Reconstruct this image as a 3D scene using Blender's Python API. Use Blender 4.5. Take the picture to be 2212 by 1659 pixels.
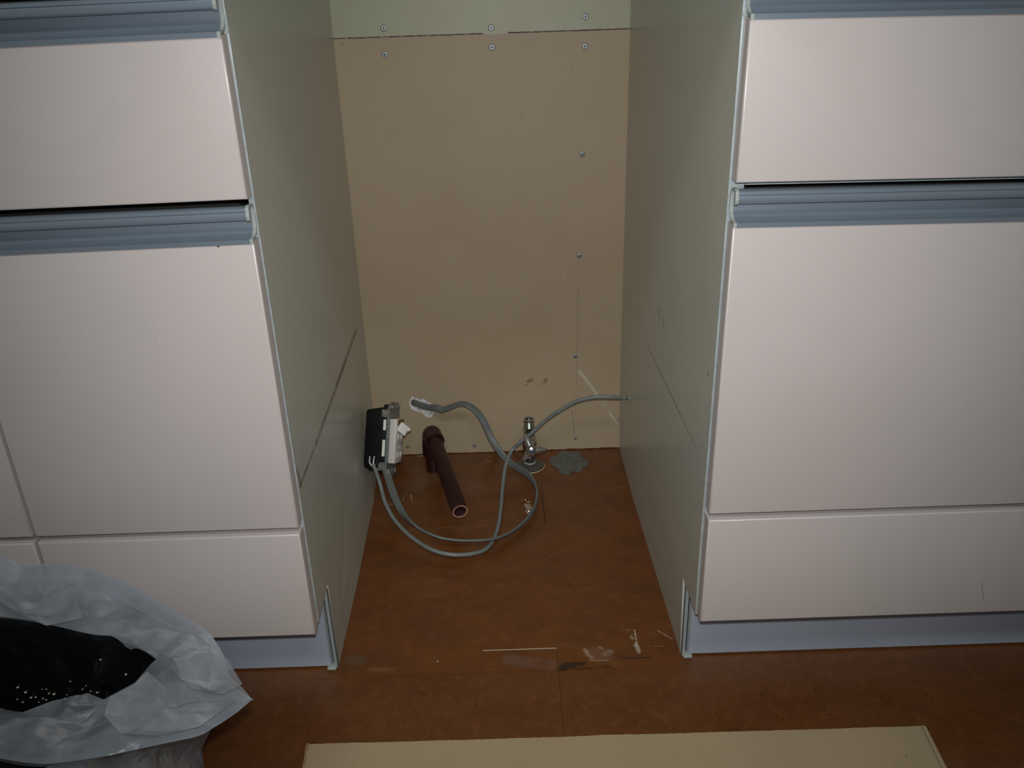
import bpy, bmesh, math, random
from mathutils import Vector, Matrix, noise
from mathutils.geometry import tessellate_polygon

random.seed(7)
sc = bpy.context.scene
COL = sc.collection
for o in list(bpy.data.objects):
    bpy.data.objects.remove(o, do_unlink=True)

# ------------------------------------------------------------------ camera
CAM = Vector((0.0139, -0.8144, 0.8158))
_p, _r, _y = (math.radians(v) for v in (-24.9146, -1.9262, 0.0094))
FW = Vector((math.sin(_y)*math.cos(_p), math.cos(_y)*math.cos(_p), math.sin(_p)))
_rt = Vector((math.cos(_y), -math.sin(_y), 0)); _up = _rt.cross(FW)
RT = _rt*math.cos(_r) + _up*math.sin(_r)
UP = _rt*-math.sin(_r) + _up*math.cos(_r)
cam = bpy.data.cameras.new('camera'); co = bpy.data.objects.new('camera', cam); COL.objects.link(co)
cam.sensor_width = 36; cam.lens = 1850/2212*36; cam.clip_start = 0.02
co.matrix_world = Matrix(((RT.x, UP.x, -FW.x, CAM.x), (RT.y, UP.y, -FW.y, CAM.y), (RT.z, UP.z, -FW.z, CAM.z), (0, 0, 0, 1)))
sc.camera = co

def at(px, py, ax, val):
    """world point on the plane (axis ax = val) that a measured photo pixel shows"""
    d = FW + RT*((px-1106)/1850) - UP*((py-829.5)/1850)
    return CAM + d*((val-CAM[ax])/d[ax])

# ------------------------------------------------------------------ light
sc.view_settings.view_transform = 'Standard'; sc.view_settings.look = 'None'
sc.view_settings.exposure = 0.0; sc.view_settings.gamma = 1.0
sc.view_settings.use_curve_mapping = False
w = bpy.data.worlds.new('world'); sc.world = w; w.use_nodes = True
w.node_tree.nodes['Background'].inputs[0].default_value = (0.80, 0.90, 1.0, 1)
w.node_tree.nodes['Background'].inputs[1].default_value = 0.05

def light(name, kind, loc, target, energy, color, **kw):
    l = bpy.data.lights.new(name, kind); l.energy = energy; l.color = color
    for k, v in kw.items(): setattr(l, k, v)
    o = bpy.data.objects.new(name, l); COL.objects.link(o); o.location = loc
    o.rotation_euler = (Vector(target)-Vector(loc)).to_track_quat('-Z', 'Y').to_euler()
    return o
# the compact camera's flash, just above and right of its lens
light('camera_flash', 'SPOT', CAM + RT*0.0 + UP*0.04, (0.045, 0.40, 0.36), 26.0, (1.0, 0.985, 0.965),
      spot_size=math.radians(88), spot_blend=1.0, shadow_soft_size=0.012)
# the kitchen's ceiling lamp
light('ceiling_lamp', 'AREA', (0.0, -1.65, 2.40), (0, -0.1, 0.5), 15.5, (0.93, 1.0, 0.94), shape='RECTANGLE', size=1.6, size_y=0.35)

# ------------------------------------------------------------------ materials
def nd(nt, t, **kw):
    n = nt.nodes.new(t)
    for k, v in kw.items():
        if k in n.bl_rna.properties: setattr(n, k, v)
        else: n.inputs[k].default_value = v
    return n

class Mat:
    def __init__(s, name, color, rough=0.5, metal=0.0, spec=0.5, coat=0.0):
        s.m = bpy.data.materials.new(name); s.m.use_nodes = True
        s.nt = s.m.node_tree; s.b = s.nt.nodes['Principled BSDF']
        s.b.inputs['Roughness'].default_value = rough; s.b.inputs['Metallic'].default_value = metal
        s.b.inputs['Specular IOR Level'].default_value = spec
        s.b.inputs['Coat Weight'].default_value = coat; s.b.inputs['Coat Roughness'].default_value = 0.15
        rgb = nd(s.nt, 'ShaderNodeRGB'); rgb.outputs[0].default_value = (*color, 1)
        s.col = rgb.outputs[0]
        s.co = nd(s.nt, 'ShaderNodeTexCoord').outputs['Object']
    def mix(s, fac, color):
        m = nd(s.nt, 'ShaderNodeMix', data_type='RGBA')
        s.nt.links.new(fac, m.inputs[0]); s.nt.links.new(s.col, m.inputs[6])
        m.inputs[7].default_value = (*color, 1); s.col = m.outputs[2]; return s
    def math(s, op, a, b=None, c=None):
        m = nd(s.nt, 'ShaderNodeMath', operation=op)
        for i, v in enumerate((a, b, c)):
            if v is None: continue
            if isinstance(v, (int, float)): m.inputs[i].default_value = v
            else: s.nt.links.new(v, m.inputs[i])
        return m.outputs[0]
    def noise(s, scale, detail=3, rough=0.5, stretch=None):
        src = s.co
        if stretch:
            mp = nd(s.nt, 'ShaderNodeMapping'); mp.inputs['Scale'].default_value = stretch
            s.nt.links.new(s.co, mp.inputs[0]); src = mp.outputs[0]
        n = nd(s.nt, 'ShaderNodeTexNoise'); n.inputs['Scale'].default_value = scale
        n.inputs['Detail'].default_value = detail; n.inputs['Roughness'].default_value = rough
        s.nt.links.new(src, n.inputs['Vector']); return n.outputs['Fac']
    def ramp(s, v, lo, hi):
        m = nd(s.nt, 'ShaderNodeMapRange'); m.interpolation_type = 'SMOOTHSTEP'
        s.nt.links.new(v, m.inputs[0]); m.inputs[1].default_value = lo; m.inputs[2].default_value = hi
        return m.outputs[0]
    def mottle(s, scale, color, lo=0.4, hi=0.65, amt=1.0, detail=3, stretch=None):
        f = s.ramp(s.noise(scale, detail, stretch=stretch), lo, hi)
        return s.mix(s.math('MULTIPLY', f, amt), color)
    def bump(s, scale, strength, dist=0.001, detail=3, stretch=None):
        b = nd(s.nt, 'ShaderNodeBump'); b.inputs['Strength'].default_value = strength; b.inputs['Distance'].default_value = dist
        s.nt.links.new(s.noise(scale, detail, stretch=stretch), b.inputs['Height'])
        if s.b.inputs['Normal'].is_linked: s.nt.links.new(s.b.inputs['Normal'].links[0].from_socket, b.inputs['Normal'])
        s.nt.links.new(b.outputs[0], s.b.inputs['Normal']); return s
    def rough_noise(s, scale, lo, hi):
        m = nd(s.nt, 'ShaderNodeMapRange'); s.nt.links.new(s.noise(scale), m.inputs[0])
        m.inputs[1].default_value = 0.3; m.inputs[2].default_value = 0.7
        m.inputs[3].default_value = lo; m.inputs[4].default_value = hi
        s.nt.links.new(m.outputs[0], s.b.inputs['Roughness']); return s
    def stroke(s, a, b, width, color, axes=(1, 1, 1), ragged=0.5, amt=0.9, wob=0.4, nscale=160):
        """a worn or soiled line from a to b (world metres)"""
        L = s.nt.links
        def vm(op, x, y=None, sc_=None):
            n = nd(s.nt, 'ShaderNodeVectorMath', operation=op)
            for i, v in enumerate((x, y)):
                if v is None: continue
                if isinstance(v, (tuple, Vector)): n.inputs[i].default_value = v
                else: L.new(v, n.inputs[i])
            if sc_ is not None:
                if isinstance(sc_, float): n.inputs['Scale'].default_value = sc_
                else: L.new(sc_, n.inputs['Scale'])
            return n
        A = Vector([a[i]*axes[i] for i in range(3)]); B = Vector([b[i]*axes[i] for i in range(3)]); ba = B-A
        p = vm('MULTIPLY', s.co, tuple(float(v) for v in axes)).outputs[0]
        pa = vm('SUBTRACT', p, tuple(A)).outputs[0]
        l2 = max(ba.length_squared, 1e-9)
        h = s.math('DIVIDE', vm('DOT_PRODUCT', pa, tuple(ba)).outputs['Value'], l2)
        cl = nd(s.nt, 'ShaderNodeClamp'); L.new(h, cl.inputs[0])
        q = vm('SCALE', tuple(ba), None, cl.outputs[0]).outputs[0]
        d = vm('LENGTH', vm('SUBTRACT', pa, q).outputs[0]).outputs['Value']
        n = s.noise(nscale, 4, 0.65)
        d = s.math('ADD', d, s.math('MULTIPLY', s.math('SUBTRACT', n, 0.5), width*wob*4))
        k = s.ramp(d, width, width*0.35)
        k = s.math('MULTIPLY', k, s.ramp(s.noise(nscale*0.45, 3), ragged-0.28, ragged))
        return s.mix(s.math('MULTIPLY', k, amt), color)
    def done(s):
        s.nt.links.new(s.col, s.b.inputs['Base Color']); return s.m

YZ = (0, 1, 1); XZ = (1, 0, 1); XY = (1, 1, 0)
M = {}
def door_mat():
    m = Mat('pearl_laminate', (0.505, 0.458, 0.447), 0.36, 0.0, 0.5, 0.15)
    m.mottle(900, (0.62, 0.56, 0.56), 0.60, 0.74, 0.5, 2)
    m.mottle(7, (0.48, 0.438, 0.425), 0.35, 0.7, 0.6)
    return m
m = door_mat()
pl, pr_ = at(345, 738, 1, -.02), at(1805, 1330, 1, -.02)
m.stroke(pl, pl, 0.0012, (0.8, 0.78, 0.76), XZ, 0.3, 0.8, 0.1)
a, b = at(2121, 1258, 1, -.02), at(2124, 1295, 1, -.02)
m.stroke(a, b, 0.0007, (0.2, 0.15, 0.14), XZ, 0.4, 0.7, 0.1)
a = at(471, 532, 1, -.0205); m.stroke(a, a, 0.0018, (0.06, 0.04, 0.035), XZ, 0.2, 1.0, 0.1)
M['door'] = m.bump(700, 0.05, 0.0003).done()
def steel(name, c, r, metal=0.75):
    m = Mat(name, c, r, metal, 0.5)
    m.mottle(25, tuple(v*0.85 for v in c), 0.4, 0.7, 0.5, stretch=(0.2, 1, 1))
    m.mottle(260, tuple(min(1, v*1.5) for v in c), 0.70, 0.78, 0.5)
    return m.bump(500, 0.05, 0.0003, stretch=(0.1, 1, 1)).done()
M['rail'] = steel('brushed_aluminium', (0.37, 0.44, 0.52), 0.27, 0.65)
M['plinth'] = steel('grey_plinth_foil', (0.46, 0.53, 0.64), 0.42, 0.2)
M['cap'] = Mat('grey_plastic_cap', (0.33, 0.36, 0.34), 0.4).bump(300, 0.05).done()
M['edge'] = Mat('silver_edge_band', (0.44, 0.50, 0.52), 0.35, 0.3).mottle(90, (0.36, 0.42, 0.44)).done()
M['seal'] = Mat('clear_vinyl_seal', (0.33, 0.37, 0.38), 0.3).done()
M['groove'] = Mat('dark_vinyl_groove', (0.06, 0.07, 0.075), 0.5).done()
M['dark'] = Mat('dark_void', (0.012, 0.011, 0.010), 0.8).done()
def panel(side):
    m = Mat('grey_green_melamine_'+side, (0.555, 0.575, 0.51), 0.30, 0, 0.5)
    m.mottle(5, (0.52, 0.54, 0.475), 0.3, 0.7, 0.6)
    D_ = (0.10, 0.085, 0.08); W_ = (0.62, 0.6, 0.52)
    if side == 'left':
        m.stroke((0, .535, .2975), (0, .30, .305), 0.0075, D_, YZ, 0.42, 0.8, 0.25, 120)
        m.stroke((0, .40, .301), (0, .12, .312), 0.0055, D_, YZ, 0.44, 0.75, 0.25, 120)
        m.stroke((0, .12, .312), (0, .006, .318), 0.0035, D_, YZ, 0.55, 0.7, 0.3, 120)
        m.stroke((0, .004, .34), (0, .012, .315), 0.003, D_, YZ, 0.50, 0.8, 0.3, 200)
        for q in ((732, 712), (771, 861), (765, 963), (713, 1155), (779, 1095)):
            p = at(*q, 0, -.24); m.stroke(p, p+Vector((0, 0, .008)), 0.0012, W_, YZ, 0.3, 0.45, 0.2)
        a = at(689, 1205, 0, -.228); m.stroke(a, a, 0.003, W_, YZ, 0.4, 0.3, 0.3)
    else:
        m.stroke((0, .384, .3205), (0, .14, .324), 0.0014, D_, YZ, 0.42, 0.9, 0.25, 200)
        m.stroke((0, .14, .324), (0, .05, .326), 0.0012, D_, YZ, 0.52, 0.7, 0.3, 200)
        for q, l, wd in (((1427, 689), .03, .0035), ((1434, 703), .02, .0035), ((1524, 810), .004, .0028), ((1521, 893), .004, .0022), ((1510, 968), .003, .0018), ((1553, 388), .003, .0012)):
            p = at(*q, 0, .222); m.stroke(p, p+Vector((0, l*0.3, l*0.35)), wd, D_, YZ, 0.44, 0.8, 0.3, 200)
        for q in ((1371, 975), (1466, 1123), (1457, 1247), (1457, 1264), (1452, 1300)):
            p = at(*q, 0, .222); m.stroke(p, p+Vector((0, 0, .005)), 0.001, W_, YZ, 0.3, 0.6, 0.2)
        p = at(1497, 1290, 0, .2245); m.stroke(p, p+Vector((0, .012, .006)), .0007, D_, YZ, .3, .9, .1)
    return m.bump(600, 0.04, 0.0003).done()
M['panel_left'] = panel('left'); M['panel_right'] = panel('right')
D = 0.6317
m = Mat('tan_hardboard', (0.435, 0.345, 0.235), 0.5, 0, 0.4)
m.mottle(6, (0.40, 0.315, 0.205), 0.35, 0.7, 0.7)
m.mottle(420, (0.37, 0.28, 0.18), 0.58, 0.75, 0.35, 2)
def W(q, y=D): return at(*q, 1, y)
m.stroke(W((1252, 802)), W((1292, 855)), 0.0042, (0.62, 0.57, 0.5), XZ, 0.52, 0.6, 0.3, 180)
m.stroke(W((1292, 858)), W((1320, 895)), 0.0025, (0.6, 0.55, 0.48), XZ, 0.60, 0.4, 0.3, 180)
m.stroke(W((1318, 895)), W((1334, 915)), 0.0030, (0.64, 0.6, 0.54), XZ, 0.52, 0.6, 0.3, 180)
m.stroke(W((1251, 560)), W((1243, 900)), 0.0006, (0.2, 0.15, 0.10), XZ, 0.46, 0.6, 0.3, 90)
m.stroke(W((1236, 885)), W((1241, 942)), 0.0006, (0.12, 0.09, 0.06), XZ, 0.40, 0.8, 0.3, 90)
for q1, q2, wd in (((1141, 824), (1147, 822), .005), ((1173, 829), (1179, 821), .0045), ((1136, 832), (1137, 831), .002)):
    m.stroke(W(q1), W(q2), wd, (0.20, 0.12, 0.05), XZ, 0.50, 0.8, 0.4, 220)
for q in ((1040, 824), (1167, 847), (1312, 932), (823, 741), (826, 746), (1207, 461), (1305, 541), (1219, 596)):
    m.stroke(W(q), W(q), 0.0013, (0.72, 0.68, 0.62), XZ, 0.2, 0.9, 0.3)
for q in ((1124, 247), (1185, 235), (1237, 150), (967, 628), (1281, 848), (1304, 849), (1335, 908), (1186, 1)):
    m.stroke(W(q), W(q), 0.0012, (0.06, 0.04, 0.03), XZ, 0.2, 0.9, 0.3)
M['tan'] = m.bump(450, 0.12, 0.0004).done()
m = Mat('grey_green_board', (0.40, 0.415, 0.29), 0.45, 0, 0.5)
m.mottle(10, (0.385, 0.375, 0.26), 0.4, 0.7, 0.7)
m.mottle(400, (0.34, 0.35, 0.27), 0.6, 0.75, 0.4, 2)
M['green'] = m.bump(450, 0.10, 0.0004).done()
M['adhesive'] = Mat('dark_adhesive', (0.07, 0.045, 0.05), 0.6).mottle(120, (0.30, 0.27, 0.22), 0.52, 0.66).done()
m = Mat('chalky_plaster', (0.85, 0.85, 0.87), 0.9); m.mottle(180, (0.5, 0.5, 0.5)); M['plaster'] = m.bump(260, 0.9, 0.003).done()

def floor_mat(name, inside):
    base = (0.150, 0.0500, 0.0105) if inside else (0.142, 0.0500, 0.0130)
    m = Mat(name, base, 0.34, 0, 0.5)
    m.mottle(9, (0.120, 0.038, 0.0105), 0.38, 0.66, 0.8, stretch=(1, 2.2, 1))
    m.mottle(60, (0.185, 0.069, 0.0200), 0.45, 0.7, 0.45)
    if not inside:
        m.mottle(260, (0.030, 0.015, 0.008), 0.63, 0.70, 0.8, 2)
        m.mottle(150, (0.12, 0.045, 0.018), 0.5, 0.68, 0.5, 3)
    else:
        m.mottle(300, (0.05, 0.02, 0.01), 0.66, 0.74, 0.45, 2)
        m.mottle(14, (0.10, 0.037, 0.014), 0.48, 0.62, 0.45, stretch=(1, 1.6, 1))
    L = (0.50, 0.42, 0.33)
    if inside: m.stroke(at(1169, 1062, 2, 0), at(1178, 1132, 2, 0), .0013, (0.03, 0.012, 0.006), XY, .42, .85, .3, 70)
    def F(q): return at(*q, 2, 0)
    if inside:
        for q1, q2, wd, am in (((1371, 1362), (1377, 1400), .0014, .8), ((1374, 1392), (1380, 1408), .004, .7), ((1364, 1375), (1366, 1379), .0035, .5),
                               ((1264, 1405), (1278, 1420), .005, .45), ((1296, 1399), (1300, 1401), .0025, .8), ((1308, 1414), (1318, 1408), .006, .38),
                               ((1275, 1427), (1315, 1427), .001, .7), ((1420, 1362), (1452, 1380), .0012, .55), ((1353, 1361), (1371, 1361), .0012, .35),
                               ((1400, 1397), (1440, 1396), .0008, .3), ((870, 1080), (878, 1064), .0015, .35), ((888, 1068), (889, 1084), .0015, .45),
                               ((835, 1090), (848, 1089), .0014, .7), ((1051, 995), (1059, 997), .0018, .35), ((1060, 1190), (1061, 1191), .0012, .8),
                               ((1300, 1058), (1345, 1052), .001, .25), ((900, 985), (925, 984), .004, .45), ((924, 986), (928, 996), .003, .4),
                               ((950, 1140), (1070, 1133), .0006, .3)):
            m.stroke(F(q1), F(q2), wd, L, XY, 0.53, am, 0.65, 260)
        for q1, q2, wd, am in (((1215, 1444), (1235, 1438), .010, .85), ((1235, 1436), (1262, 1434), .006, .8), ((1240, 1446), (1320, 1440), .0016, .8),
                               ((1340, 1422), (1405, 1421), .0016, .8), ((781, 1429), (782, 1430), .004, .7), ((985, 1441), (987, 1442), .002, .8),
                               ((1035, 1443), (1190, 1432), .0009, .5)):
            m.stroke(F(q1), F(q2), wd, (0.03, 0.016, 0.01), XY, 0.38, am, 0.3, 120)
        m.stroke(F((945, 1429)), F((946, 1429)), .0018, (.6, .5, .4), XY, .2, .7, .2)
        m.stroke(F((760, 1425)), F((775, 1427)), .014, (0.12, 0.09, 0.05), XY, 0.5, .5, .2, 60)
        m.stroke(F((800, 1446)), F((850, 1447)), .006, (0.21, 0.13, 0.07), XY, 0.5, .35, .2, 60)
        m.stroke(F((1290, 1412)), F((1300, 1413)), .020, (0.22, 0.12, 0.075), XY, 0.45, .4, .2, 90)
        m.stroke(F((1100, 1425)), F((1190, 1437)), .014, (0.19, 0.10, 0.075), XY, 0.5, .5, .2, 60)
        m.stroke(F((890, 1050)), F((940, 1030)), .03, (0.19, 0.13, 0.09), XY, 0.6, .35, .3, 40)
        m.stroke(F((1030, 1060)), F((1010, 1050)), .03, (0.19, 0.11, 0.08), XY, 0.6, .3, .3, 40)
    m.rough_noise(14, 0.26, 0.42)
    return m.bump(260, 0.10, 0.0006).done()
M['floor_in'] = floor_mat('brown_cork_vinyl_inside', True)
M['floor_out'] = floor_mat('brown_cork_vinyl', False)
M['putty'] = Mat('grey_putty', (0.135, 0.135, 0.12), 0.8).mottle(90, (0.11, 0.11, 0.10)).bump(200, 0.3, 0.001).done()
M['caulk'] = Mat('pale_caulk', (0.62, 0.55, 0.45), 0.6).done()
M['pvc'] = Mat('maroon_pipe_plastic', (0.026, 0.0075, 0.008), 0.34, 0, 0.4).mottle(40, (0.032, 0.011, 0.010), 0.4, 0.7).done()
M['pvc_cut'] = Mat('cut_pipe_end', (0.42, 0.21, 0.13), 0.6).mottle(300, (0.30, 0.15, 0.10)).done()
M['pvc_in'] = Mat('pipe_inside', (0.05, 0.02, 0.03), 0.35).done()
M['chrome'] = Mat('chrome', (0.62, 0.63, 0.62), 0.09, 1.0).mottle(60, (0.42, 0.43, 0.42), 0.45, 0.7, 0.7).done()
M['satin'] = Mat('worn_chrome', (0.60, 0.57, 0.57), 0.24, 0.85).mottle(120, (0.40, 0.34, 0.33), 0.45, 0.65, 0.8).done()
M['flange'] = Mat('dull_flange', (0.09, 0.085, 0.08), 0.2, 0.3).done()
M['rimplastic'] = Mat('cream_gasket', (0.55, 0.45, 0.32), 0.5).done()
M['ptfe'] = Mat('white_ring', (0.6, 0.6, 0.6), 0.5).done()
M['cable'] = Mat('grey_pvc_sheath', (0.195, 0.215, 0.21), 0.42, 0, 0.5).mottle(60, (0.17, 0.19, 0.185)).done()
M['cable_flat'] = Mat('dark_grey_pvc_sheath', (0.135, 0.15, 0.145), 0.42, 0, 0.5).mottle(60, (0.12, 0.13, 0.125)).done()
M['core'] = Mat('white_wire_core', (0.6, 0.6, 0.6), 0.4).done()
M['core_dark'] = Mat('black_wire_core', (0.02, 0.02, 0.025), 0.4).done()
M['blackbox'] = Mat('black_rubber_box', (0.004, 0.004, 0.005), 0.55, 0, 0.25).bump(150, 0.3, 0.001).done()
M['zinc'] = Mat('zinc_strap', (0.26, 0.27, 0.25), 0.32, 0.55).mottle(300, (0.42, 0.43, 0.42), 0.5, 0.7).bump(350, 0.6, 0.001).done()
M['clip'] = Mat('bright_steel_clip', (0.62, 0.61, 0.58), 0.2, 1.0).bump(200, 0.4, 0.001).done()
M['white'] = Mat('white_urea_plastic', (0.60, 0.57, 0.54), 0.4).done()
M['slot'] = Mat('pale_socket_slot', (0.78, 0.77, 0.73), 0.4).done()
M['teal'] = Mat('blue_green_edge', (0.07, 0.10, 0.10), 0.4).done()
M['copper'] = Mat('copper_contact', (0.28, 0.10, 0.03), 0.35, 0.7).done()
M['screw'] = Mat('zinc_screw', (0.30, 0.33, 0.34), 0.42, 0.5).done()
M['recess'] = Mat('screw_recess', (0.06, 0.07, 0.08), 0.6).done()
m = Mat('kraft_cardboard', (0.43, 0.325, 0.20), 0.75, 0, 0.25)
m.mottle(9, (0.40, 0.30, 0.185), 0.4, 0.65, 0.7); m.mottle(170, (0.38, 0.28, 0.17), 0.55, 0.75, 0.4, stretch=(1, 0.15, 1))
a = at(1958, 1633, 2, .006); m.stroke(a, a, .0016, (.1, .06, .04), XY, .2, .8, .2)
M['card'] = m.bump(90, 0.25, 0.0008, stretch=(2.2, 0.05, 1)).done()
M['card_edge'] = Mat('torn_card_edge', (0.30, 0.185, 0.10), 0.85).mottle(120, (0.42, 0.30, 0.18)).done()
M['counter'] = Mat('pale_worktop', (0.5, 0.5, 0.47), 0.4).mottle(200, (0.42, 0.42, 0.4)).done()
M['black_film'] = Mat('black_polythene', (0.005, 0.0055, 0.0062), 0.30, 0, 0.7).bump(40, 0.5, 0.006).done()
M['crumb'] = Mat('pale_crumbs', (0.6, 0.55, 0.42), 0.6).done()
M['drop'] = Mat('water', (0.9, 0.9, 0.92), 0.25, 1.0, 1.0).done()  # metallic stand-in for the bright glint, not clear water

def film():
    m = bpy.data.materials.new('milky_polythene'); m.use_nodes = True; nt = m.node_tree; nt.nodes.clear()
    out = nd(nt, 'ShaderNodeOutputMaterial')
    co_ = nd(nt, 'ShaderNodeTexCoord').outputs['Object']
    n1 = nd(nt, 'ShaderNodeTexNoise'); n1.inputs['Scale'].default_value = 26; n1.inputs['Detail'].default_value = 4
    nt.links.new(co_, n1.inputs['Vector'])
    v = nd(nt, 'ShaderNodeTexVoronoi', feature='DISTANCE_TO_EDGE'); v.inputs['Scale'].default_value = 13
    mp = nd(nt, 'ShaderNodeVectorMath', operation='ADD'); nt.links.new(co_, mp.inputs[0])
    n2 = nd(nt, 'ShaderNodeTexNoise'); n2.inputs['Scale'].default_value = 9; nt.links.new(co_, n2.inputs['Vector'])
    sc2 = nd(nt, 'ShaderNodeVectorMath', operation='SCALE'); sc2.inputs['Scale'].default_value = 0.09
    nt.links.new(n2.outputs['Color'], sc2.inputs[0]); nt.links.new(sc2.outputs[0], mp.inputs[1]); nt.links.new(mp.outputs[0], v.inputs['Vector'])
    cr = nd(nt, 'ShaderNodeMapRange'); nt.links.new(v.outputs['Distance'], cr.inputs[0]); cr.inputs[1].default_value = 0.0; cr.inputs[2].default_value = 0.10
    b1 = nd(nt, 'ShaderNodeBump'); b1.inputs['Strength'].default_value = 0.3; b1.inputs['Distance'].default_value = 0.006; nt.links.new(n1.outputs['Fac'], b1.inputs['Height'])
    b2 = nd(nt, 'ShaderNodeBump'); b2.inputs['Strength'].default_value = 0.2; b2.inputs['Distance'].default_value = 0.004; nt.links.new(cr.outputs[0], b2.inputs['Height']); nt.links.new(b1.outputs[0], b2.inputs['Normal'])
    dif = nd(nt, 'ShaderNodeBsdfDiffuse'); dif.inputs[0].default_value = (0.47, 0.515, 0.585, 1)
    trl = nd(nt, 'ShaderNodeBsdfTranslucent'); trl.inputs[0].default_value = (0.36, 0.39, 0.43, 1)
    gl = nd(nt, 'ShaderNodeBsdfGlossy'); gl.inputs['Roughness'].default_value = 0.18; gl.inputs[0].default_value = (1, 1, 1, 1)
    for s_ in (dif, trl, gl): nt.links.new(b2.outputs[0], s_.inputs['Normal'])
    m1 = nd(nt, 'ShaderNodeMixShader'); m1.inputs[0].default_value = 0.35; nt.links.new(dif.outputs[0], m1.inputs[1]); nt.links.new(trl.outputs[0], m1.inputs[2])
    m2 = nd(nt, 'ShaderNodeMixShader'); m2.inputs[0].default_value = 0.20; nt.links.new(m1.outputs[0], m2.inputs[1]); nt.links.new(gl.outputs[0], m2.inputs[2])
    tr = nd(nt, 'ShaderNodeBsdfTransparent'); tr.inputs[0].default_value = (0.93, 0.94, 0.95, 1)
    mr = nd(nt, 'ShaderNodeMapRange'); nt.links.new(n1.outputs['Fac'], mr.inputs[0]); mr.inputs[1].default_value = 0.35; mr.inputs[2].default_value = 0.7
    mr.inputs[3].default_value = 0.42; mr.inputs[4].default_value = 0.68
    m3 = nd(nt, 'ShaderNodeMixShader'); nt.links.new(mr.outputs[0], m3.inputs[0]); nt.links.new(tr.outputs[0], m3.inputs[1]); nt.links.new(m2.outputs[0], m3.inputs[2])
    nt.links.new(m3.outputs[0], out.inputs[0]); return m
M['film'] = film()

# ------------------------------------------------------------------ object helpers
def tag(o, label=None, cat=None, group=None, kind=None):
    if label: o['label'] = label
    if cat: o['category'] = cat
    if group: o['group'] = group
    if kind: o['kind'] = kind
    return o
def wloc(o):
    v = Vector((0, 0, 0))
    while o: v += Vector(o.location); o = o.parent
    return v
def empty(name, loc, label, cat, group=None):
    o = bpy.data.objects.new(name, None); COL.objects.link(o); o.location = loc; o.empty_display_size = 0.05
    return tag(o, label, cat, group)
def link(name, bm, mat, parent=None, smooth=False, warp=None, label=None):
    if warp:
        for v in bm.verts: v.co = warp(v.co)
    bmesh.ops.recalc_face_normals(bm, faces=bm.faces)
    me = bpy.data.meshes.new(name); bm.to_mesh(me); bm.free()
    me.materials.append(mat)
    if smooth:
        for p in me.polygons: p.use_smooth = True
        try: me.set_sharp_from_angle(angle=math.radians(38))
        except Exception: pass
    o = bpy.data.objects.new(name, me); COL.objects.link(o)
    if parent: o.parent = parent; o.location = -wloc(parent)
    if label: o['label'] = label
    return o
def box(x0, x1, y0, y1, z0, z1, bev=0, seg=2, bm=None):
    t = bmesh.new()
    bmesh.ops.create_cube(t, size=1)
    for v in t.verts:
        v.co = Vector(((x0+x1)/2+v.co.x*(x1-x0), (y0+y1)/2+v.co.y*(y1-y0), (z0+z1)/2+v.co.z*(z1-z0)))
    if bev: bmesh.ops.bevel(t, geom=list(t.edges), offset=bev, segments=seg, profile=0.5, affect='EDGES')
    if bm is None: return t
    me = bpy.data.meshes.new('t'); t.to_mesh(me); t.free(); bm.from_mesh(me); bpy.data.meshes.remove(me); return bm
def merge(dst, src, mat=None):
    if mat:
        for v in src.verts: v.co = mat @ v.co
    me = bpy.data.meshes.new('t'); src.to_mesh(me); src.free(); dst.from_mesh(me); bpy.data.meshes.remove(me); return dst
def lathe(profile, axis_o=(0, 0, 0), axis=(0, 0, 1), n=32, bm=None, closed=False):
    bm = bm or bmesh.new(); q = Vector((0, 0, 1)).rotation_difference(Vector(axis)); rings = []
    for r, z in profile:
        if r < 1e-6: rings.append([bm.verts.new(Vector(axis_o)+q @ Vector((0, 0, z)))]); continue
        rings.append([bm.verts.new(Vector(axis_o)+q @ Vector((r*math.cos(2*math.pi*i/n), r*math.sin(2*math.pi*i/n), z))) for i in range(n)])
    pairs = list(zip(rings, rings[1:]))
    if closed: pairs.append((rings[-1], rings[0]))
    for a, b in pairs:
        for i in range(n):
            j = (i+1) % n
            if len(a) == 1 and len(b) == 1: break
            if len(a) == 1: bm.faces.new((a[0], b[j], b[i]))
            elif len(b) == 1: bm.faces.new((a[i], a[j], b[0]))
            else: bm.faces.new((a[i], a[j], b[j], b[i]))
    return bm
def spline(pts, n):
    """Catmull-Rom through points, n samples per span"""
    P = [Vector(p) for p in pts]; P = [P[0]*2-P[1]] + P + [P[-1]*2-P[-2]]; out = []
    for i in range(1, len(P)-2):
        for k in range(n):
            t = k/n; a, b, c, d = P[i-1:i+3]
            out.append(0.5*((2*b)+(c-a)*t+(2*a-5*b+4*c-d)*t*t+(3*b-a-3*c+d)*t**3))
    out.append(P[-2]); return out
def sweep(path, section, widths=None, bm=None, caps=True):
    """sweep a 2-D section [(a,b)]; widths = per-point direction of the section's a axis"""
    bm = bm or bmesh.new(); rings = []; prev = None
    for i, p in enumerate(path):
        t = (path[min(i+1, len(path)-1)]-path[max(i-1, 0)]).normalized()
        if widths: a = widths[i]
        else: a = prev if prev else (Vector((0, 0, 1)) if abs(t.z) < .9 else Vector((1, 0, 0)))
        a = (a-t*a.dot(t)).normalized(); b = t.cross(a); prev = a
        rings.append([bm.verts.new(p+a*u+b*v) for u, v in section])
    n = len(section)
    for r0, r1 in zip(rings, rings[1:]):
        for i in range(n): bm.faces.new((r0[i], r0[(i+1) % n], r1[(i+1) % n], r1[i]))
    if caps: bm.faces.new(rings[0]); bm.faces.new(rings[-1])
    return bm
def circ(r, n=14, ry=None): return [(r*math.cos(2*math.pi*i/n), (ry or r)*math.sin(2*math.pi*i/n)) for i in range(n)]
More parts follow.
